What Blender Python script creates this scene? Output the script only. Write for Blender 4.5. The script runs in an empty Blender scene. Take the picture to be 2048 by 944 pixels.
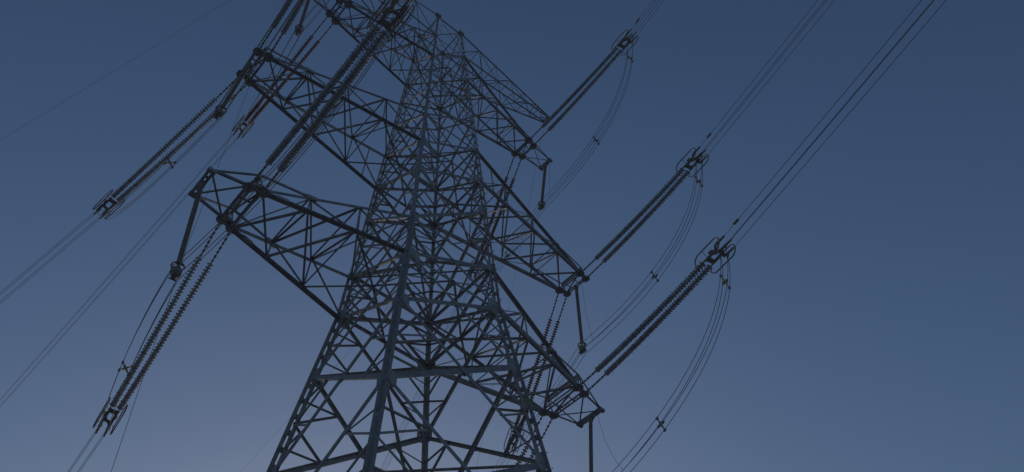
import bpy, bmesh, math, random
from mathutils import Vector, Matrix
R_ = math.radians
random.seed(7)
sc = bpy.context.scene
COL = sc.collection
H0 = 33.77                      # height of the lowest crossarm above the ground

# ------------------------------------------------------------------ camera
cd = bpy.data.cameras.new('camera'); cam = bpy.data.objects.new('camera', cd); COL.objects.link(cam)
cd.sensor_width = 36.0; cd.lens = 1642.80/2048*36.0
cd.shift_x = 96.42/2048; cd.shift_y = -15.77/2048
cd.clip_start = 0.1; cd.clip_end = 12000
M = Matrix(((0.76738325, -0.51597051, -0.38065389), (-0.64109472, -0.60726609, -0.46928185), (0.0109774, 0.60415423, -0.79679179)))
cam.matrix_world = Matrix.Translation(Vector((-17.1835, -24.9152, H0-32.1674))) @ M.to_4x4()
sc.camera = cam

# ------------------------------------------------------------------ sky, sun, exposure
SUN_EL, SUN_AZ = 14.0, 33.0        # azimuth from +Y (away along the line) towards +X
w = bpy.data.worlds.new('World'); sc.world = w; w.use_nodes = True
nt = w.node_tree; bg = nt.nodes['Background']
sky = nt.nodes.new('ShaderNodeTexSky'); sky.sky_type = 'NISHITA'; sky.sun_disc = False
sky.sun_elevation = R_(SUN_EL); sky.sun_rotation = R_(SUN_AZ)
sky.air_density = 1.99; sky.dust_density = 3.38; sky.ozone_density = 4.44; sky.altitude = 1035
hz = nt.nodes.new('ShaderNodeMix'); hz.data_type = 'RGBA'; hz.blend_type = 'MULTIPLY'; hz.inputs['Factor'].default_value = 1.0
hz.inputs[7].default_value = (0.928, 0.946, 1.14, 1.0)
nt.links.new(sky.outputs[0], hz.inputs[6]); nt.links.new(hz.outputs[2], bg.inputs[0]); bg.inputs[1].default_value = 0.15
sd = bpy.data.lights.new('sun', 'SUN'); sd.energy = 2.7; sd.angle = R_(0.5); sd.color = (1.0, 0.86, 0.68)
so = bpy.data.objects.new('sun', sd); COL.objects.link(so)
sv = Vector((math.sin(R_(SUN_AZ))*math.cos(R_(SUN_EL)), math.cos(R_(SUN_AZ))*math.cos(R_(SUN_EL)), math.sin(R_(SUN_EL))))
so.rotation_euler = sv.to_track_quat('Z', 'Y').to_euler(); so.location = sv*120
sc.view_settings.view_transform = 'Standard'; sc.view_settings.look = 'None'
sc.view_settings.gamma = 1.0; sc.view_settings.exposure = -1.47
sc.view_settings.use_curve_mapping = False

# ------------------------------------------------------------------ materials
def mat(name, col, rough=0.6, metal=0.0, var=0.25, scale=6.0, spec=0.4, dirt=None):
    m = bpy.data.materials.new(name); m.use_nodes = True
    t = m.node_tree; b = t.nodes['Principled BSDF']
    b.inputs['Roughness'].default_value = rough; b.inputs['Metallic'].default_value = metal
    b.inputs['Specular IOR Level'].default_value = spec
    geo = t.nodes.new('ShaderNodeNewGeometry'); tc = t.nodes.new('ShaderNodeTexCoord')
    n = t.nodes.new('ShaderNodeTexNoise'); n.inputs['Scale'].default_value = scale; n.inputs['Detail'].default_value = 6
    t.links.new(tc.outputs['Object'], n.inputs['Vector'])
    rmp = t.nodes.new('ShaderNodeValToRGB')
    lo = tuple(c*(1-var) for c in (dirt or col)); hi = tuple(min(1, c*(1+var)) for c in col)
    rmp.color_ramp.elements[0].position = 0.3; rmp.color_ramp.elements[0].color = (*lo, 1)
    rmp.color_ramp.elements[1].position = 0.72; rmp.color_ramp.elements[1].color = (*hi, 1)
    t.links.new(n.outputs['Fac'], rmp.inputs['Fac'])
    hv = t.nodes.new('ShaderNodeHueSaturation')
    mr = t.nodes.new('ShaderNodeMapRange'); mr.inputs['To Min'].default_value = 1-var; mr.inputs['To Max'].default_value = 1+var
    t.links.new(geo.outputs['Random Per Island'], mr.inputs['Value'])
    t.links.new(mr.outputs[0], hv.inputs['Value']); t.links.new(rmp.outputs[0], hv.inputs['Color'])
    t.links.new(hv.outputs[0], b.inputs['Base Color'])
    return m
STEEL = mat('galvanised_steel', (0.36, 0.385, 0.43), 0.7, 0.0, 0.2, 3.5, 0.25, dirt=(0.34, 0.345, 0.36))
STEEL_D = mat('weathered_hardware', (0.33, 0.335, 0.345), 0.65, 0.0, 0.2, 9.0, 0.2, dirt=(0.27, 0.25, 0.235))
GLAZE = mat('grey_porcelain', (0.42, 0.44, 0.49), 0.6, 0.0, 0.15, 4.0, 0.3)
BROWN = mat('brown_porcelain', (0.36, 0.21, 0.17), 0.55, 0.0, 0.2, 4.0, 0.3)
ALU = mat('aged_aluminium_strand', (0.28, 0.29, 0.30), 0.9, 0.0, 0.1, 3.0, 0.05)
RUBBER = mat('grey_silicone_rod', (0.24, 0.24, 0.25), 0.55, 0.0, 0.15, 4.0, 0.3)
CONC = mat('cast_concrete', (0.32, 0.31, 0.29), 0.9, 0.0, 0.2, 3.0, 0.2)
GROUND = mat('pale_dry_gravel', (0.20, 0.21, 0.205), 0.95, 0.0, 0.2, 0.35, 0.1, dirt=(0.19, 0.185, 0.175))

# ------------------------------------------------------------------ helpers
def link(name, bm, m, parent=None, smooth=False):
    me = bpy.data.meshes.new(name); bm.to_mesh(me); bm.free()
    me.materials.append(m)
    if smooth:
        for p in me.polygons: p.use_smooth = True
    o = bpy.data.objects.new(name, me); COL.objects.link(o)
    if parent: o.parent = parent
    return o
def tag(o, label, cat, group=None, kind=None):
    if label: o['label'] = label
    if cat: o['category'] = cat
    if group: o['group'] = group
    if kind: o['kind'] = kind
    return o
def empty(name, loc, label, cat, group=None):
    o = bpy.data.objects.new(name, None); o.location = loc; o.empty_display_size = 0.5; COL.objects.link(o)
    return tag(o, label, cat, group)
V = lambda *a: Vector(a)
def extrude(bm, p, q, prof, xa, ya):
    a = [bm.verts.new(p + xa*x + ya*y) for x, y in prof]
    b = [bm.verts.new(q + xa*x + ya*y) for x, y in prof]
    n = len(prof)
    for i in range(n):
        j = (i+1) % n
        bm.faces.new((a[i], a[j], b[j], b[i]))
    bm.faces.new(list(reversed(a))); bm.faces.new(b)
def frame(p, q, ref):
    d = (q-p).normalized()
    y = (ref - d*ref.dot(d))
    if y.length < 1e-4: y = d.orthogonal()
    y.normalize(); x = d.cross(y).normalized()
    return d, x, y
def angle(bm, p, q, b, ref, t=None, flip=1, off=0.0, cut=0.0, top=False, bot=False, h=None):
    """rolled steel angle: one flange lies across, the other stands along ref"""
    p, q = Vector(p), Vector(q)
    d, x, y = frame(p, q, Vector(ref)); x = x*flip
    if (top and x.z > 0) or (bot and x.z < 0): x = -x
    h = h or b
    if cut: p = p + d*cut; q = q - d*cut
    t = t or max(0.012, b*0.11)
    p = p + y*off - x*b*0.5; q = q + y*off - x*b*0.5
    extrude(bm, p, q, [(0, 0), (b, 0), (b, t), (t, t), (t, h), (0, h)], x, y)
def box(bm, c, ax, ay, az, sx, sy, sz):
    vs = [bm.verts.new(c + ax*(i*sx/2) + ay*(j*sy/2) + az*(k*sz/2)) for i in (-1, 1) for j in (-1, 1) for k in (-1, 1)]
    for f in ((0, 1, 3, 2), (4, 6, 7, 5), (0, 4, 5, 1), (2, 3, 7, 6), (0, 2, 6, 4), (1, 5, 7, 3)):
        bm.faces.new([vs[i] for i in f])
def bar(bm, p, q, wd, th, ref):
    p, q = Vector(p), Vector(q); d, x, y = frame(p, q, Vector(ref))
    extrude(bm, p, q, [(-wd/2, -th/2), (wd/2, -th/2), (wd/2, th/2), (-wd/2, th/2)], x, y)
def plate(bm, c, n, u, pts, th=0.02):
    n = Vector(n).normalized(); u = Vector(u); u = (u - n*u.dot(n)).normalized(); v = n.cross(u)
    a = [bm.verts.new(c + u*x + v*y - n*th/2) for x, y in pts]
    b = [bm.verts.new(c + u*x + v*y + n*th/2) for x, y in pts]
    k = len(pts)
    for i in range(k): bm.faces.new((a[i], a[(i+1) % k], b[(i+1) % k], b[i]))
    bm.faces.new(list(reversed(a))); bm.faces.new(b)
def octo(wd, ht, c=0.3):
    x, y = wd/2, ht/2; cx, cy = wd*c, ht*c
    return [(-x, -y+cy), (-x+cx, -y), (x-cx, -y), (x, -y+cy), (x, y-cy), (x-cx, y), (-x+cx, y), (-x, y-cy)]
def tube(bm, pts, r, n=6, closed=False):
    pts = [Vector(p) for p in pts]; k = len(pts); rings = []
    t0 = (pts[1]-pts[0]).normalized(); up = t0.orthogonal().normalized()
    for i in range(k):
        if closed: t = (pts[(i+1) % k]-pts[i-1]).normalized()
        else: t = (pts[min(i+1, k-1)]-pts[max(i-1, 0)]).normalized()
        up = (up - t*up.dot(t)).normalized(); s = t.cross(up)
        rr = r[i] if isinstance(r, (list, tuple)) else r
        rings.append([bm.verts.new(pts[i] + (up*math.cos(2*math.pi*j/n) + s*math.sin(2*math.pi*j/n))*rr) for j in range(n)])
    m = k if closed else k-1
    for i in range(m):
        a, b = rings[i], rings[(i+1) % k]
        for j in range(n): bm.faces.new((a[j], a[(j+1) % n], b[(j+1) % n], b[j]))
    if not closed:
        bm.faces.new(list(reversed(rings[0]))); bm.faces.new(rings[-1])
def lathe(bm, prof, fr, n=14):
    """prof: (along, radius); fr(along) -> (centre, x axis, y axis)"""
    rings = []
    for s, r in prof:
        c, x, y = fr(s)
        rings.append([bm.verts.new(c + (x*math.cos(2*math.pi*j/n) + y*math.sin(2*math.pi*j/n))*r) for j in range(n)])
    for a, b in zip(rings, rings[1:]):
        for j in range(n): bm.faces.new((a[j], a[(j+1) % n], b[(j+1) % n], b[j]))
    bm.faces.new(list(reversed(rings[0]))); bm.faces.new(rings[-1])

# ------------------------------------------------------------------ ground
bm = bmesh.new(); N = 40; S = 4000
gv = [[bm.verts.new((-S + 2*S*i/N, -S + 2*S*j/N, 0)) for j in range(N+1)] for i in range(N+1)]
for i in range(N):
    for j in range(N): bm.faces.new((gv[i][j], gv[i+1][j], gv[i+1][j+1], gv[i][j+1]))
tag(link('ground', bm, GROUND), 'pale dry gravel ground that the lattice tower stands on', None, None, 'structure')

# ------------------------------------------------------------------ tower
tower = empty('transmission_tower', (0, 0, 0), 'tall dark steel lattice power line tower with six crossarms and a peak arm', 'pylon')
CS = {'L': (-1, 1), 'N': (-1, -1), 'R': (1, -1), 'F': (1, 1)}
def half(z): return 3.0 - (0.0484375*z if z > 0 else 0.1274386*z)
def P(c, z):
    a = half(z); sx, sy = CS[c]; return V(sx*a, sy*a, z + H0)
LEV = [-33.3, -25.0, -16.5, -10.0, -4.26, 0.0, 3.337, 8.733, 12.185, 16.067, 20.1, 23.7, 26.549, 30.9, 35.7]
ZT = 35.7
def leg_part(c):
    bm = bmesh.new(); sx, sy = CS[c]; u = V(sx, sy, 0).normalized()
    secs = [(-33.3, 0.0, 0.205), (0.0, 3.6, 0.185), (3.6, 16.07, 0.145), (16.07, 26.55, 0.115), (26.55, ZT, 0.095)]
    for z0, z1, b in secs:
        if z0 == -33.3: z1 = 0.0
        p, q = P(c, z0), P(c, z1); d = (q-p).normalized(); t = b*0.13; g = b*0.22
        for s in (1, -1):
            # two angles back to back at their heels, split along the radial direction
            ax = V(s*sx, 0, 0); ax = (ax - d*ax.dot(d)).normalized(); ay = V(0, s*sy, 0); ay = (ay - d*ay.dot(d)).normalized()
            o = u*(s*g)
            extrude(bm, p+o, q+o, [(0, 0), (b, 0), (b, t), (t, t), (t, b), (0, b)] if sx*sy > 0 else [(0, 0), (0, b), (t, b), (t, t), (b, t), (b, 0)], ax, ay)
        L = (q-p).length; k = max(2, int(L/0.95))
        tn = d.cross(u).normalized(); un = tn.cross(d)
        for i in range(k+1):
            cpt = p + d*(L*i/k)
            box(bm, cpt, un, tn, d, b*1.0, 0.02, 0.30); box(bm, cpt + d*0.004, un, tn, d, 0.021, b*0.9, 0.28)
    return link('leg', bm, STEEL, tower)
for c in 'LNRF': leg_part(c)

FACES = [('L', 'N', V(-1, 0, 0)), ('N', 'R', V(0, -1, 0)), ('R', 'F', V(1, 0, 0)), ('F', 'L', V(0, 1, 0))]
def cross(a, b, c, d):
    """meeting point of the lines ab and cd of one face"""
    r, s, w0 = b-a, d-c, a-c
    A, B, Cc, D, Ee = r.dot(r), r.dot(s), s.dot(s), r.dot(w0), s.dot(w0)
    return a + r*((B*Ee - Cc*D)/(A*Cc - B*B))
HOR = {0.0, 3.337, 12.185, 16.067, 26.549, 30.9, 35.7}
def size(z):   # main diagonal width by height
    return 0.24 if z < -9 else 0.20 if z < 0 else 0.195 if z < 9 else 0.155 if z < 17 else 0.118 if z < 27 else 0.09
for (c0, c1, n) in FACES:
    for z0, z1 in zip(LEV, LEV[1:]):
        a0, a1, b0, b1 = P(c0, z0), P(c0, z1), P(c1, z0), P(c1, z1)
        b = size(z0); inn = -n
        sb = b*0.44 if z0 < 9 else b*0.5
        x = cross(a0, b1, b0, a1)
        bm = bmesh.new(); k1, k2 = (1.18, 0.82) if c0 in 'LN' else (0.82, 1.18)
        angle(bm, a0, b1, b*k1, inn, off=0.0, cut=0.12, top=True, h=b*0.6); angle(bm, b0, a1, b*k2, inn, off=-b*0.13-0.012, cut=0.12, top=c0 != 'L', bot=c0 == 'L', h=b*0.6)
        plate(bm, x - n*0.03, n, V(0, 0, 1), octo(b*2.2, b*2.2), 0.018)
        pan = link('bracing_panel', bm, STEEL, tower)
        # secondary struts from each leg to the quarter points of the diagonals
        tall = (z1-z0) > 3.3
        for (l0, l1) in ((a0, a1), (b0, b1)):
            bm = bmesh.new(); m = l0.lerp(l1, 0.5)
            lowq = l0.lerp(x, 0.52); upq = l1.lerp(x, 0.52)
            angle(bm, m, lowq, sb, inn, off=0.03, top=True); angle(bm, m, upq, sb, inn, off=0.05, top=True)
            if tall and z0 < 9:
                angle(bm, l0.lerp(l1, 0.26), lowq, sb*0.75, inn, off=0.02)
                angle(bm, l0.lerp(l1, 0.74), upq, sb*0.75, inn, off=0.02)
            link('leg_struts', bm, STEEL, pan)
        if z0 in HOR or z0 == -25.0 or z0 == -16.5:
            bm = bmesh.new(); angle(bm, a0, b0, b*0.95, inn, off=0.06, top=True, h=b*0.6)
            if z0 in HOR and z0 < 9:
                h = a0.lerp(b0, 0.5)
                angle(bm, h, a0.lerp(x, 0.52), sb, inn, off=0.09); angle(bm, h, b0.lerp(x, 0.52), sb, inn, off=0.09, flip=-1)
            link('horizontal', bm, STEEL, pan)
        if z1 == ZT:
            bm = bmesh.new(); angle(bm, a1, b1, b, inn, off=0.06); link('horizontal', bm, STEEL, pan)
# plan bracing inside the body
for z in (-16.5, -10.0, 0.0, 3.337, 12.185, 16.067, 26.549, 30.9):
    bm = bmesh.new(); b = size(z)*0.62
    Lp, Np, Rp, Fp = (P(c, z) for c in 'LNRF')
    dz = V(0, 0, 1)
    if z in (0.0, 12.185, 26.549, -16.5):
        mids = [Lp.lerp(Np, .5), Np.lerp(Rp, .5), Rp.lerp(Fp, .5), Fp.lerp(Lp, .5)]
        for i in range(4): angle(bm, mids[i], mids[(i+1) % 4], b, dz, off=0.02)
        angle(bm, mids[0], mids[2], b, dz, off=-0.12); angle(bm, mids[1], mids[3], b, dz, off=-0.2)
    else:
        angle(bm, Lp, Rp, b, dz, off=-0.05); angle(bm, Np, Fp, b, dz, off=-0.16)
    link('plan_bracing', bm, STEEL, tower)
# gusset plates on the legs
for z in LEV[1:]:
    for c in 'LNRF':
        sx, sy = CS[c]; p = P(c, z)
        k = 1.4 if z in (0.0, 8.733, 12.185, 26.549) else 1.1
        s = (0.62 if z < 1 else 0.48 if z < 13 else 0.36 if z < 27 else 0.30)*k
        bm = bmesh.new()
        plate(bm, p + V(sx*0.02, -sy*s*0.32, 0), V(1, 0, 0), V(0, 0, 1), octo(s*1.25, s*0.95, 0.27), 0.02)
        plate(bm, p + V(-sx*s*0.32, sy*0.02, 0.01), V(0, 1, 0), V(0, 0, 1), octo(s*1.25, s*0.95, 0.27), 0.02)
        link('leg_gusset', bm, STEEL, tower)
for c in 'LNRF':
    p = P(c, -33.3); bm = bmesh.new()
    lathe(bm, [(-0.4, 0.75), (0.0, 0.75), (0.42, 0.62), (0.46, 0.58)], lambda s, p=p: (V(p.x, p.y, s), V(1, 0, 0), V(0, 1, 0)), 20)
    link('footing', bm, CONC, tower)
# climbing pegs on one leg
bm = bmesh.new(); z = -31.0; s = 1
while z < 35:
    p = P('R', z); d = V(1, 0, 0) if s > 0 else V(0, -1, 0)
    off = 0.2 if z < 3 else 0.14
    tube(bm, [p + d*off*0.6, p + d*(off+0.17)], 0.013, 5); tube(bm, [p + d*(off+0.16), p + d*(off+0.18)], 0.026, 6)
    z += 0.42; s = -s
link('step_bolts', bm, STEEL, tower)['kind'] = 'stuff'

# ------------------------------------------------------------------ crossarms
#        z bottom, z top, inner x, outer x, inner half width, outer half width, end (x, half width), panel points
ARM = {1: (0.0, 3.337, 10.519, 11.187, 1.429, 1.243, (12.975, 0.90), (0.30, 0.635)),
       2: (12.185, 16.067, 12.807, 13.471, 1.046, 0.942, None, (0.24, 0.477, 0.735)),
       3: (26.549, 30.9, 9.083, 9.765, 0.837, 0.677, (11.795, 0.555), (0.243, 0.51, 0.756))}
def crossarm(k, s):
    zb, zt, xi, xo, wi, wo, end, pp = ARM[k]
    bc = {1: 0.225, 2: 0.20, 3: 0.165}[k]; bl = bc*0.50; bt = bc*0.34
    up, out = V(0, 0, 1), V(s, 0, 0)
    Z = zb + H0
    tip = {e: V(s*xi, e*wi, Z) for e in (-1, 1)}; tipo = {e: V(s*xo, e*wo, Z) for e in (-1, 1)}
    cn = {-1: 'N', 1: 'L'} if s < 0 else {-1: 'R', 1: 'F'}
    rb = {e: P(cn[e], zb) for e in (-1, 1)}; rt = {e: P(cn[e], zt) for e in (-1, 1)}
    top0 = {e: tip[e] + up*0.16 for e in (-1, 1)}
    B = {e: [tip[e]] + [tip[e].lerp(rb[e], t) for t in pp] + [rb[e]] for e in (-1, 1)}
    T = {e: [top0[e]] + [top0[e].lerp(rt[e], t*0.985) for t in pp] + [rt[e]] for e in (-1, 1)}
    n = len(pp)
    bm = bmesh.new()
    # bottom and top faces: crossed lacing, K at the root
    for i in range(n):
        angle(bm, B[-1][i], B[1][i+1], bl, up, off=0.03); angle(bm, B[1][i], B[-1][i+1], bl, up, off=-0.04, flip=-1)
        if i: angle(bm, T[-1][i], T[1][i+1], bl*0.9, -up, off=0.03); angle(bm, T[1][i], T[-1][i+1], bl*0.9, -up, off=-0.04, flip=-1)
        else:
            angle(bm, T[1][0], T[-1][1], bt, -up, off=0.03)
    mid = rb[-1].lerp(rb[1], .5); midt = rt[-1].lerp(rt[1], .5)
    for e in (-1, 1):
        angle(bm, B[e][n], mid, bl, up, off=0.02*e); angle(bm, T[e][n], rt[-e], bl*0.9, -up, off=0.03*e)
    for i in range(1, n+1):
        angle(bm, T[-1][i], T[1][i], bt*1.2, out, off=0.02)
        if k != 1 or i == 2: angle(bm, B[-1][i], B[1][i], bt, out, off=0.02)
        angle(bm, T[1][i], B[-1][i], bt*1.2, out, off=-0.06)
        for e in (-1, 1): angle(bm, B[e][i], T[e][i], bt*1.25, V(0, -e, 0), off=0.02)
    for e in (-1, 1):
        for i in range(1, n+1):
            angle(bm, T[e][i], B[e][i+1], bt, V(0, -e, 0), off=0.06)
        if n == 3: angle(bm, T[e][3].lerp(rt[e], 0.5), B[e][3].lerp(rb[e], 0.5), bt*0.9, V(0, -e, 0), off=0.02)
    root = link('crossarm', bm, STEEL, tower)
    for e in (-1, 1):
        bm = bmesh.new(); d = (rb[e]-tip[e]).normalized(); q = tip[e] - d*0.45 if True else tip[e]
        angle(bm, q, rb[e], bc, up, off=-bc*0.35); angle(bm, tip[e].lerp(rb[e], 0.0), rb[e], bc*0.85, -up, off=-bc*0.1, flip=-1)
        link('bottom_chord', bm, STEEL, root)
        bm = bmesh.new(); angle(bm, top0[e], rt[e], bc*(0.72 if e*s > 0 else 0.95), -up, off=0.03); link('top_chord', bm, STEEL, root)
    # tip: double cross beams, plates, raised hanger frame, outer tail
    bm = bmesh.new()
    for a, c in ((tip[-1], tip[1]), (tipo[-1], tipo[1])):
        for dz in (-0.06, 0.2):
            angle(bm, a + up*dz, c + up*dz, bc*0.55, out)
    kk = 7
    for i in range(kk):
        a = tipo[-1].lerp(tipo[1], i/kk) + up*(-0.06 if i % 2 else 0.2); c = tipo[-1].lerp(tipo[1], (i+1)/kk) + up*(0.2 if i % 2 else -0.06)
        angle(bm, a, c, bt*0.7, out, off=0.05)
    for e in (-1, 1): angle(bm, tip[e] + up*0.07, tipo[e] + up*0.07, bc*1.2, up)
    angle(bm, tip[-1].lerp(tip[1], .33), tipo[-1].lerp(tipo[1], .33), bt, up); angle(bm, tip[-1].lerp(tip[1], .67), tipo[-1].lerp(tipo[1], .67), bt, up)
    angle(bm, tip[-1], tipo[1], bt, up, off=0.1)
    link('end_beam', bm, STEEL, root)
    for e in (-1, 1):
        for q, wd in ((tip[e], 0.50), (tipo[e], 0.46)):
            bm = bmesh.new(); g = {1: 1.1, 2: 1.05, 3: 1.1}[k]
            plate(bm, q - up*0.05, up, out, octo(wd*g*1.1, wd*g*1.15, 0.27), 0.03)
            plate(bm, q + V(0, e*0.02, 0.02), V(0, 1, 0), out, octo(wd*g, wd*g*0.75, 0.25), 0.028)
            link('tip_plate', bm, STEEL, root)
    ah = {1: 1.15, 2: 0.85, 3: 0.7}[k]
    apx = {e: V(s*(xi+xo)/2, e*(wi+wo)/2, Z + ah) for e in (-1, 1)}
    bm = bmesh.new()
    angle(bm, apx[-1], apx[1], bt*1.6, up); angle(bm, apx[-1] - up*0.25, apx[1] - up*0.25, bt*1.3, up)
    for i in range(6):
        a = apx[-1].lerp(apx[1], i/6) - up*(0.25*(i % 2)); c = apx[-1].lerp(apx[1], (i+1)/6) - up*(0.25*((i+1) % 2)); angle(bm, a, c, bt*0.6, out)
    for e in (-1, 1):
        angle(bm, T[e][1], apx[e], bt*1.3, up); angle(bm, apx[e], tip[e], bt*1.2, out); angle(bm, apx[e], tipo[e], bt*1.2, -out)
        if end:
            q = V(s*end[0], e*end[1], Z)
            angle(bm, apx[e], q, bt*1.1, up); angle(bm, tipo[e], q, bl*1.1, up, off=0.03)
            angle(bm, tipo[e], V(s*end[0], -e*end[1], Z), bt*1.0, up, off=-0.05*e)
    link('hanger_frame', bm, STEEL, root)
    if end:
        bm = bmesh.new(); a, c = V(s*end[0], -end[1], Z), V(s*end[0], end[1], Z)
        for dx in (-0.11, 0.11): angle(bm, a + out*dx, c + out*dx, bl*1.1, up)
        for t in (0.02, 0.25, 0.5, 0.75, 0.98): box(bm, a.lerp(c, t) - up*0.012, out, V(0, 1, 0), up, 0.34, 0.16, 0.02)
        box(bm, a.lerp(c, .5) - up*0.06, out, V(0, 1, 0), up, 0.3, 0.42, 0.1)
        for q in (a, c): box(bm, q + up*0.02, out, V(0, 1, 0), up, 0.42, 0.2, 0.2)
        link('tail_beam', bm, STEEL, root)
    # splice plates on the chords
    for e in (-1, 1):
        for pt, nn in ((B[e][0].lerp(B[e][1], 0.42), V(0, 1, 0)), (T[e][1], V(0, 1, 0))):
            d = (rb[e]-tip[e]).normalized(); bm = bmesh.new()
            box(bm, pt, d, d.cross(up).normalized(), up, 0.6, bc*0.9, bc*0.9); link('splice_plate', bm, STEEL, root)
    return root
for k in (1, 2, 3):
    for s in (-1, 1): crossarm(k, s)
def peak_arm(s):
    zb, zt = 30.9, 35.7; up = V(0, 0, 1)
    cn = {-1: 'N', 1: 'L'} if s < 0 else {-1: 'R', 1: 'F'}
    pp = [0.0, 0.15, 0.30, 0.45, 0.62, 0.80, 1.0]
    tb = {e: V(s*12.75, e*0.32, 35.05 + H0) for e in (-1, 1)}; tt = {e: V(s*12.75, e*0.32, 35.35 + H0) for e in (-1, 1)}
    B = {e: [tb[e].lerp(P(cn[e], zb), t) for t in pp] for e in (-1, 1)}; T = {e: [tt[e].lerp(P(cn[e], zt), t) for t in pp] for e in (-1, 1)}
    bm = bmesh.new()
    for i in range(len(pp)-1):
        for e in (-1, 1):
            angle(bm, B[e][i], T[e][i], 0.055, V(0, -e, 0))
            if i % 2: angle(bm, T[e][i], B[e][i+1], 0.06, V(0, -e, 0), off=0.02)
            else: angle(bm, B[e][i], T[e][i+1], 0.06, V(0, -e, 0), off=0.02)
        f = 1 if i % 2 else -1
        angle(bm, B[f][i], B[-f][i+1], 0.055, up, off=0.02); angle(bm, T[-f][i], T[f][i+1], 0.055, -up, off=0.02)
        angle(bm, B[-1][i], B[1][i], 0.05, up, off=-0.03); angle(bm, T[-1][i], T[1][i], 0.05, up, off=-0.03)
    root = link('peak_crossarm', bm, STEEL, tower)
    for e in (-1, 1):
        bm = bmesh.new(); angle(bm, tb[e], P(cn[e], zb), 0.10, up); link('bottom_chord', bm, STEEL, root)
        bm = bmesh.new(); angle(bm, tt[e], P(cn[e], zt), 0.09, -up); link('top_chord', bm, STEEL, root)
    bm = bmesh.new(); box(bm, V(s*12.75, 0, 35.2 + H0), V(1, 0, 0), V(0, 1, 0), up, 0.25, 0.75, 0.4); link('end_beam', bm, STEEL, root)
for s in (-1, 1): peak_arm(s)
for c in 'LNRF':
    sx, sy = CS[c]; p = P(c, ZT); bm = bmesh.new()
    box(bm, p, V(1, 0, 0), V(0, 1, 0), V(0, 0, 1), 0.5, 0.3, 0.34); link('peak_gusset', bm, STEEL, tower)

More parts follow.
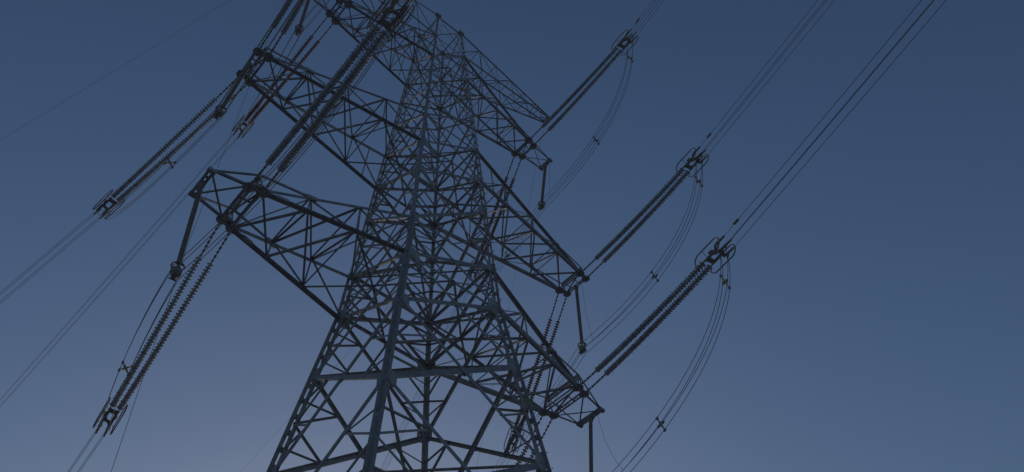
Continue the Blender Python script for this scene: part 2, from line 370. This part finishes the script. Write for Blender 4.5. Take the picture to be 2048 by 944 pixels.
# ------------------------------------------------------------------ tension insulator sets (local frame: x along, y across, z up)
LEN = 12.4; D0, D1 = 2.15, 11.75; SAG = 0.22
def sagz(x): return -4*SAG*(x/LEN)*(1-x/LEN)
def fr(y0):
    def f(x):
        y = y0*(1 - 0.42*x/LEN)
        sl = -4*SAG*(1-2*x/LEN)/LEN
        d = V(1, 0, sl).normalized(); return V(x, y, sagz(x)), V(0, 1, 0), V(-d.z, 0, d.x)
    return f
def build_set(root):
    for y in (-0.33, 0.33):
        f = fr(y); bm = bmesh.new()
        tube(bm, [f(0.0)[0], f(1.0)[0], f(D0+0.1)[0]], 0.028, 6)
        x = 0.12
        for i in range(8):
            ln = 0.16 if i % 2 else 0.2
            lathe(bm, [(x, 0.03), (x+0.03, 0.062), (x+ln-0.03, 0.062), (x+ln, 0.03)], f, 8)
            x += 0.26
        link('link_chain', bm, STEEL_D, root)
        bm = bmesh.new(); n = 49; pit = (D1-D0)/n
        for i in range(n):
            x = D0 + i*pit
            r = 0.172 if i % 2 == 0 else 0.158
            lathe(bm, [(x, 0.045), (x+0.055, 0.058), (x+0.075, r*0.62), (x+0.10, r), (x+0.122, r*0.98), (x+0.128, r*0.72), (x+0.15, 0.05), (x+pit+0.01, 0.035)], f, 14)
        link('disc_string', bm, GLAZE, root, True)
    bm = bmesh.new()
    plate(bm, V(11.98, 0, sagz(11.98)), V(0, 0, 1), V(1, 0, 0), [(-0.16, -0.27), (0.02, -0.27), (0.12, -0.14), (0.12, 0.14), (0.02, 0.27), (-0.16, 0.27), (-0.07, 0.12), (-0.07, -0.12)], 0.05)
    for y in (-0.2, 0.2): bar(bm, V(12.0, y, -0.03), V(12.75, y*1.05, -0.0), 0.13, 0.07, V(0, 0, 1))
    plate(bm, V(12.7, 0, 0.0), V(0, 0, 1), V(1, 0, 0), octo(0.16, 0.58), 0.05)
    for y in (-0.21, 0.21): plate(bm, V(12.72, y, 0.0), V(0, 1, 0), V(1, 0, 0), octo(0.16, 0.6), 0.04)
    bar(bm, V(12.12, -0.24, -0.02), V(12.12, 0.24, -0.02), 0.1, 0.06, V(0, 0, 1))
    for y in (-0.21, 0.21):                                         # turnbuckles and shackles between the plates
        lathe(bm, [(12.25, 0.03), (12.29, 0.075), (12.52, 0.075), (12.56, 0.03)], lambda x, y=y: (V(x, y*1.25, 0.1), V(0, 1, 0), V(0, 0, 1)), 8)
        for z in (-0.2, 0.2): tube(bm, [V(12.68, y, z), V(12.98, y*1.02, z*1.35)], 0.04, 6)
    bar(bm, V(12.55, -0.21, -0.18), V(12.9, 0.21, 0.2), 0.06, 0.04, V(0, 0, 1)); bar(bm, V(12.9, -0.21, -0.18), V(12.55, 0.21, 0.2), 0.06, 0.04, V(0, 0, 1))
    link('yoke_plate', bm, STEEL_D, root)
    for y in (-0.47, 0.47):
        bm = bmesh.new(); pts = []
        x0, x1, hr = 11.45, 13.3, 0.37
        for i in range(13):
            a = math.pi/2 + math.pi*i/12; pts.append(V(x0 + hr + hr*math.cos(a), y, hr*math.sin(a)))
        for i in range(13):
            a = -math.pi/2 + math.pi*i/12; pts.append(V(x1 - hr + hr*math.cos(a), y, hr*math.sin(a)))
        tube(bm, pts, 0.034, 8, True)
        for px in (12.05, 12.72):
            tube(bm, [V(px, y, 0.36 if px < 12.5 else -0.36), V(px+0.05, y*0.45, 0.02)], 0.016, 5)
        link('corona_ring', bm, STEEL_D, root, True)
    for y in (-0.215, 0.215):
        for z in (-0.285, 0.285):
            bm = bmesh.new()
            tube(bm, [V(12.75, y*1.15, z*0.9), V(12.95, y, z)], 0.03, 6)
            tube(bm, [V(12.9, y, z), V(12.94, y, z), V(13.02, y, z), V(13.42, y, z), V(13.46, y, z)], [0.035, 0.085, 0.06, 0.05, 0.024], 8)
            lathe(bm, [(12.84, 0.03), (12.86, 0.075), (12.9, 0.075), (12.92, 0.03)], lambda x, y=y, z=z: (V(x, y, z*0.95), V(0, 1, 0), V(0, 0, 1)), 8)
            tube(bm, [V(13.02, y, z), V(13.0, y, z-0.10), V(12.94, y, z-0.24)], [0.045, 0.04, 0.026], 6)
            link('strain_clamp', bm, STEEL_D, root)
def arm_T(k, s, e):
    zb, zt, xi, xo, wi, wo = ARM[k][:6]
    return V(s*(xi+xo)/2, e*(wi+wo)/2, zb + H0 - 0.03)
def set_matrix(t, az, el, e):
    a, b = R_(az), R_(el)
    d = V(math.sin(a)*math.cos(b), e*math.cos(a)*math.cos(b), math.sin(b)); h = V(0, 0, 1).cross(d).normalized(); u = d.cross(h)
    return Matrix(((d.x, h.x, u.x, t.x), (d.y, h.y, u.y, t.y), (d.z, h.z, u.z, t.z), (0, 0, 0, 1)))
#      arm, side, end, azimuth, elevation, wire azimuth, wire slope angle, label
SETS = [
 ('R1f', 1, 1, -1, -14.0, -5.8, -18.0, -5.0, 'double disc string climbing right from the lowest right crossarm, lowest of three'),
 ('R2f', 2, 1, -1, -13.4, -10.1, -16.4, -6.6, 'double disc string climbing right from the middle right crossarm, middle of three'),
 ('R3f', 3, 1, -1, -9.2, -14.0, -12.6, -5.6, 'double disc string climbing right past the peak arm end, topmost of three'),
 ('L1f', 1, -1, -1, -3.6, -12.3, -8.0, -6.0, 'thick near double disc string rising across the middle left crossarm'),
 ('L2f', 2, -1, -1, -5.0, -10.0, -8.0, -6.0, 'double disc string rising from the middle left crossarm tip out of the top edge'),
 ('L3f', 3, -1, -1, -6.0, -12.0, -8.0, -6.0, 'double disc string rising from the top left crossarm out of the top edge'),
 ('L1b', 1, -1, 1, 4.4, -19.5, 2.6, -14.0, 'steep double disc string hanging down left from the lowest left crossarm to its ringed yoke'),
 ('L2b', 2, -1, 1, -10.7, -10.5, -13.0, -12.0, 'double disc string stretching far left from the middle left crossarm tip'),
 ('L3b', 3, -1, 1, -1.5, -1.9, -3.6, -5.0, 'brown double disc string passing behind the tip of the middle left crossarm'),
 ('R1b', 1, 1, 1, 12.0, -22.0, 12.0, -9.0, 'double disc string from the lowest right crossarm running down behind the right tower leg'),
 ('R2b', 2, 1, 1, 23.2, -20.7, 18.2, -2.2, 'brown double disc string from the middle right crossarm passing behind the lowest right crossarm'),
 ('R3b', 3, 1, 1, 23.1, -4.5, 18.8, -8.0, 'brown double disc string from the top right crossarm running down beside the tower body'),
]
proto = None; YM = {}
for key, k, s, e, az, el, waz, wel, lab in SETS:
    t = arm_T(k, s, e); mt = set_matrix(t, az, el, e); YM[key] = mt
    if proto is None:
        root = proto = empty('tension_insulator', (0, 0, 0), lab, 'insulator'); build_set(root)
    else:
        root = proto.copy(); COL.objects.link(root); root['label'] = lab
        for ch in list(proto.children):
            c = ch.copy(); COL.objects.link(c); c.parent = root
            if key in ('L3b', 'R2b', 'R3b') and ch.name.startswith('disc_string'):
                c.material_slots[0].link = 'OBJECT'; c.material_slots[0].material = BROWN
    root['group'] = 'tension insulator strings on the crossarms'
    root.matrix_world = mt

# ------------------------------------------------------------------ conductors
PLACE = {'R1f': 'lowest right', 'R2f': 'middle right', 'R3f': 'topmost right', 'L1f': 'lowest left', 'L2f': 'middle left', 'L3f': 'top left'}
WLAB = {
 'R1f': 'thin line wire of the lowest, rightmost bundle running to the upper right',
 'R2f': 'thin line wire of the middle bundle running to the upper right',
 'R3f': 'thin line wire of the short bundle above the topmost right yoke',
 'L1f': 'thin line wire beyond the thick near string, beside the tower peak',
 'L2f': 'thin line wire continuing from the middle left string above the top edge',
 'L3f': 'thin line wire continuing from the top left string above the top edge',
 'L1b': 'thin line wire running down left from the lowest left ringed yoke to the bottom edge',
 'L2b': 'thin line wire reaching the left edge from the leftmost ringed yoke',
 'L3b': 'thin line wire on the long diagonal below the brown left string',
 'R1b': 'thin line wire from the lowest right back string, below the bottom edge',
 'R2b': 'thin line wire from the ringed yoke behind the right leg to the bottom edge',
 'R3b': 'thin line wire in the faint bundle crossing behind the far tower leg'}
WR = 0.0135
OFFS = [(-0.215, -0.285), (-0.215, 0.285), (0.215, -0.285), (0.215, 0.285)]
def curve_pts(p, az, el, e, length, n, c=1100):
    a = R_(az); h = V(math.sin(a), e*math.cos(a), 0); tl = math.tan(R_(el))
    out = []
    for i in range(n+1):
        x = length*(i/n)**1.5; out.append(p + h*x + V(0, 0, tl*x + x*x/(2*c)))
    return out
for key, k, s, e, az, el, waz, wel, lab in SETS:
    mt = YM[key]
    for oy, oz in OFFS:
        p = mt @ V(13.40, oy, oz)
        bm = bmesh.new(); pts = curve_pts(V(0, 0, 0), waz, wel, e, 220, 40); tube(bm, pts, WR, 6)
        o = link('line_wire', bm, ALU, None, True); o.location = p
        tag(o, WLAB[key], 'power line', 'wires of the bundle: ' + WLAB[key].split(' of the ')[-1][:60])
# weights clipped on the front bundles
for key, d, lab in (('R1f', 0.8, 'dark torpedo weight clipped on a wire above the lowest right yoke'), ('R2f', 0.75, 'dark torpedo weight clipped on a wire above the middle right yoke'), ('R3f', 0.55, 'dark torpedo weight clipped on a wire above the topmost right yoke')):
    r = [q for q in SETS if q[0] == key][0]; e = r[3]
    best = YM[key] @ V(13.4, -0.215, 0.285)
    pts = curve_pts(best, r[6], r[7], e, d+0.42, 1); a, b = pts[0].lerp(pts[1], d/(d+0.42)), pts[1]
    bm = bmesh.new(); m = a.lerp(b, 0.5); dd = (b-a).normalized()
    tube(bm, [a - m, a - m + dd*0.05, b - m - dd*0.05, b - m], [0.03, 0.065, 0.065, 0.03], 10)
    o = link('line_weight', bm, STEEL_D, None, True); o.location = m; tag(o, lab, 'damper', 'torpedo weights on the front wires')

# ------------------------------------------------------------------ jumper posts and jumper loops
POST = {'R1': (V(12.97, 0, -0.12), V(12.1, 0, -6.05), 'thick rod insulator hanging to the bottom edge from the lowest right crossarm tail'),
        'R2': (V(13.45, 0, 12.05), V(13.17, 0, 6.0), 'thick rod insulator hanging under the middle right crossarm tip'),
        'R3': (V(11.79, 0, 26.43), V(10.75, 0, 19.75), 'thick rod insulator hanging under the top right crossarm tail'),
        'L1': (V(-12.97, 0, -0.12), V(-12.42, 0, -5.85), 'long leaning rod insulator hanging from the lowest left crossarm tail'),
        'L2': (V(-13.45, 0, 12.05), V(-13.72, 0, 6.1), 'rod insulator hanging beside the strings of the middle left crossarm tip'),
        'L3': (V(-11.79, 0, 26.43), V(-11.55, 0, 19.85), 'rod insulator hanging by the top edge from the top left crossarm')}
def build_post(root, L):
    bm = bmesh.new(); ax = lambda s: (V(0, 0, -s), V(1, 0, 0), V(0, 1, 0))
    n = int((L-0.5)/0.09); prof = [(0.25, 0.05)]
    for i in range(n):
        x = 0.3 + i*0.09; prof += [(x, 0.075), (x+0.035, 0.125 if i % 2 else 0.112), (x+0.06, 0.08)]
    prof.append((L-0.2, 0.05)); lathe(bm, prof, ax, 12); link('rod', bm, RUBBER, root, True)
    bm = bmesh.new(); lathe(bm, [(-0.08, 0.09), (-0.02, 0.16), (0.16, 0.16), (0.28, 0.06)], ax, 12); link('mount', bm, STEEL_D, root)
    bm = bmesh.new(); ln = L - 0.05
    pts = [V(0.27*math.cos(2*math.pi*i/20), 0.27*math.sin(2*math.pi*i/20), -ln+0.06) for i in range(20)]
    tube(bm, pts, 0.035, 8, True)
    for a in (0, math.pi/2, math.pi, 1.5*math.pi): tube(bm, [V(0.27*math.cos(a), 0.27*math.sin(a), -ln+0.06), V(0.05*math.cos(a), 0.05*math.sin(a), -ln-0.12)], 0.016, 5)
    link('corona_ring', bm, STEEL_D, root, True)
    bm = bmesh.new()
    lathe(bm, [(ln-0.1, 0.06), (ln+0.08, 0.10), (ln+0.12, 0.21), (ln+0.22, 0.235), (ln+0.24, 0.19), (ln+0.28, 0.235), (ln+0.38, 0.235), (ln+0.40, 0.17), (ln+0.44, 0.20), (ln+0.52, 0.18), (ln+0.57, 0.06)], ax, 16)
    link('weight_stack', bm, STEEL_D, root)
    bm = bmesh.new()
    for sy in (-0.215, 0.215):
        bar(bm, V(sy, -0.16, -ln-0.53), V(sy, 0.16, -ln-0.53), 0.05, 0.06, V(0, 0, 1)); bar(bm, V(sy, -0.16, -ln+0.04), V(sy, 0.16, -ln+0.04), 0.05, 0.06, V(0, 0, 1))
        bar(bm, V(sy, 0, -ln-0.55), V(sy, 0, -ln+0.06), 0.05, 0.05, V(1, 0, 0))
    bar(bm, V(-0.23, 0, -ln-0.28), V(0.23, 0, -ln-0.28), 0.08, 0.06, V(0, 0, 1)); link('jumper_clamp', bm, STEEL_D, root)
JB = {}
for nm, (a, b, lab) in POST.items():
    a = a + V(0, 0, H0); b = b + V(0, 0, H0)
    root = empty('post_insulator', a, lab, 'insulator', 'rod insulators holding the jumper loops')
    build_post(root, (b-a).length)
    root.rotation_euler = (a-b).to_track_quat('Z', 'Y').to_euler()
    d = (b-a).normalized(); JB[nm] = b + d*0.25
JUMP = {'R1f': (0.05, 5.6), 'R2f': (0.1, 6.4), 'R3f': (0.1, 8.0), 'L1f': (0.35, 1.6), 'L2f': (0.3, 2.5), 'L3f': (0.3, 3.0),
        'L1b': (0.9, 3.8), 'L2b': (0.25, 4.6), 'L3b': (0.3, 3.2), 'R1b': (0.4, 1.5), 'R2b': (0.4, 0.8), 'R3b': (0.05, 4.6)}
JX = {'L1f': 0.75, 'L1b': -0.5}
JLAB = {'R1': 'jumper wire sweeping from the lowest right yoke down to the bottom edge',
        'R2': 'jumper wire curving from the middle right yoke past the middle right rod insulator',
        'R3': 'jumper wire curving from the topmost right yoke past the upper right rod insulator',
        'L1': 'jumper wire looping past the long leaning rod insulator to the lowest left yoke',
        'L2': 'jumper wire drooping beside the far left double string to the leftmost upper yoke',
        'L3': 'jumper wire looping from the rod insulator by the top edge to the brown string yoke'}
JC = {}
for nm in POST:
    J = JB[nm]
    halves = []
    for half_ in ('f', 'b'):
        mt = YM[nm+half_]; uu, dz = JUMP[nm+half_]
        P0 = mt @ V(12.95, 0, -0.1); Pc = P0 + (J-P0)*uu - V(0, 0, dz)
        Pc = Pc + V(JX.get(nm+half_, 0.0), 0, 0); halves.append((mt, P0, Pc))
    JC[nm] = halves
    for oy, oz in OFFS:
        path = []
        for hi, (mt, P0, Pc) in enumerate(halves):
            A = mt @ V(12.94, oy * (1 if hi == 0 else -1), oz - 0.22); JJ = J + V(-oy*(1 if True else 1), 0, oz)
            # the across axis of a front set points to +x, of a back set to -x
            hx = (mt.to_3x3() @ V(0, 1, 0)).x
            sgn = 1 if hx > 0 else -1
            A = mt @ V(12.94, oy*sgn, oz - 0.22); JJ = J + V(oy, 0, oz)
            Cc = Pc + V(oy, 0, oz*0.6)
            seg = []
            for i in range(25):
                t = i/24; seg.append(A*(1-t)**2 + Cc*(2*t*(1-t)) + JJ*t*t)
            path += seg if hi == 0 else list(reversed(seg))[1:]
        o0 = J + V(oy, 0, oz)
        bm = bmesh.new(); tube(bm, [p - o0 for p in path], 0.016, 6)
        o = link('jumper_wire', bm, ALU, None, True); o.location = o0
        tag(o, JLAB[nm], 'jumper cable', 'the four jumper wires: ' + JLAB[nm][:55])
def spacer(nm, hi, t, lab):
    mt, P0, Pc = JC[nm][hi]; J = JB[nm]
    c = P0*(1-t)**2 + Pc*(2*t*(1-t)) + J*t*t + V(0, 0, -0.06)
    tng = ((Pc-P0)*(1-t) + (J-Pc)*t).normalized()
    bm = bmesh.new(); xx = V(1, 0, 0); zz = V(0, 0, 1)
    zz = (tng.cross(xx)).normalized()
    vz = 0.285*(1-t)**2 + 0.34*t*(1-t) + 0.285*t*t
    C4 = [xx*(i*0.215) + V(0, 0, j*vz) for i, j in ((-1, -1), (1, -1), (1, 1), (-1, 1))]
    for i in range(4):
        bar(bm, C4[i]*0.1, C4[i], 0.05, 0.04, tng)
        bar(bm, C4[i] - tng*0.07, C4[i] + tng*0.07, 0.09, 0.09, zz)
    bar(bm, C4[0]*0.45, C4[2]*0.45, 0.09, 0.07, tng); bar(bm, C4[1]*0.45, C4[3]*0.45, 0.09, 0.06, tng)
    o = link('spacer_clamp', bm, STEEL_D); o.location = c
    tag(o, lab, 'spacer', 'spacers on the jumper wires')
spacer('R1', 0, 0.16, 'small cross spacer just under the lowest right ringed yoke')
spacer('R1', 0, 0.70, 'cross spacer halfway down the jumper nearest the bottom edge')
spacer('R2', 0, 0.14, 'small cross spacer just under the middle right ringed yoke')
spacer('R2', 0, 0.62, 'cross spacer midway along the middle right jumper')
spacer('R3', 0, 0.14, 'small cross spacer just under the topmost right ringed yoke')
spacer('R3', 0, 0.62, 'cross spacer midway along the topmost right jumper')
spacer('R3', 1, 0.72, 'cross spacer on the jumper behind the middle right crossarm')
spacer('L2', 1, 0.78, 'cross spacer on the jumper beside the far left double string')
spacer('L1', 1, 0.42, 'cross spacer on the jumper near the bottom of the steep left string')
# ------------------------------------------------------------------ earth wires and thin leads
def thin(name, pts, r, lab, cat, grp=None):
    o0 = Vector(pts[0]); bm = bmesh.new(); tube(bm, [Vector(p)-o0 for p in pts], r, 5)
    o = link(name, bm, ALU, None, True); o.location = o0; return tag(o, lab, cat, grp)
def earth(s, az, sl, c, r, lab):
    p = V(s*12.75, 0.3, 35.0 + H0); a = R_(az); h = V(math.sin(a), math.cos(a), 0)
    thin('earth_wire', [p + h*x + V(0, 0, sl*x + x*x/(2*c)) for x in [160*(i/40)**1.4 for i in range(41)]], r, lab, 'earth wire', 'earth wires from the peak arm')
earth(1, 0.0, -0.27, 420, 0.010, 'fine earth wire leaving down left behind the tower to the bottom edge')
earth(1, 28.5, -0.56, 420, 0.010, 'fine earth wire dropping steeply between the tower and the right crossarms')
earth(-1, -23.0, -0.275, 600, 0.011, 'fine earth wire slanting across the empty upper left sky')
thin('hanging_rope', [V(-13.3, 0.2, 35.0+H0), V(-13.0, 0.35, 15+H0), V(-12.3, 0.75, -3+H0), V(-11.3, 1.6, -15+H0), V(-10.1, 2.8, -33.6+H0)], 0.011, 'barely visible thin line dropping past the lowest left crossarm end', 'rope')
for nm, lab in (('R1', 'hair thin lead from the lowest right crossarm tail to its jumper'), ('R2', 'hair thin lead beside the middle right rod insulator'), ('R3', 'hair thin lead beside the top right rod insulator')):
    a = POST[nm][0] + V(0.15, -0.45, H0); mt, P0, Pc = JC[nm][0]; t = 0.87 if nm == 'R1' else 0.95
    b = P0*(1-t)**2 + Pc*(2*t*(1-t)) + JB[nm]*t*t
    thin('pilot_lead', [a, a.lerp(b, .35) + V(0, 0.12, -0.5), a.lerp(b, .7) + V(0, 0.1, -0.35), b], 0.010, lab, 'lead', 'thin leads by the rod insulators')
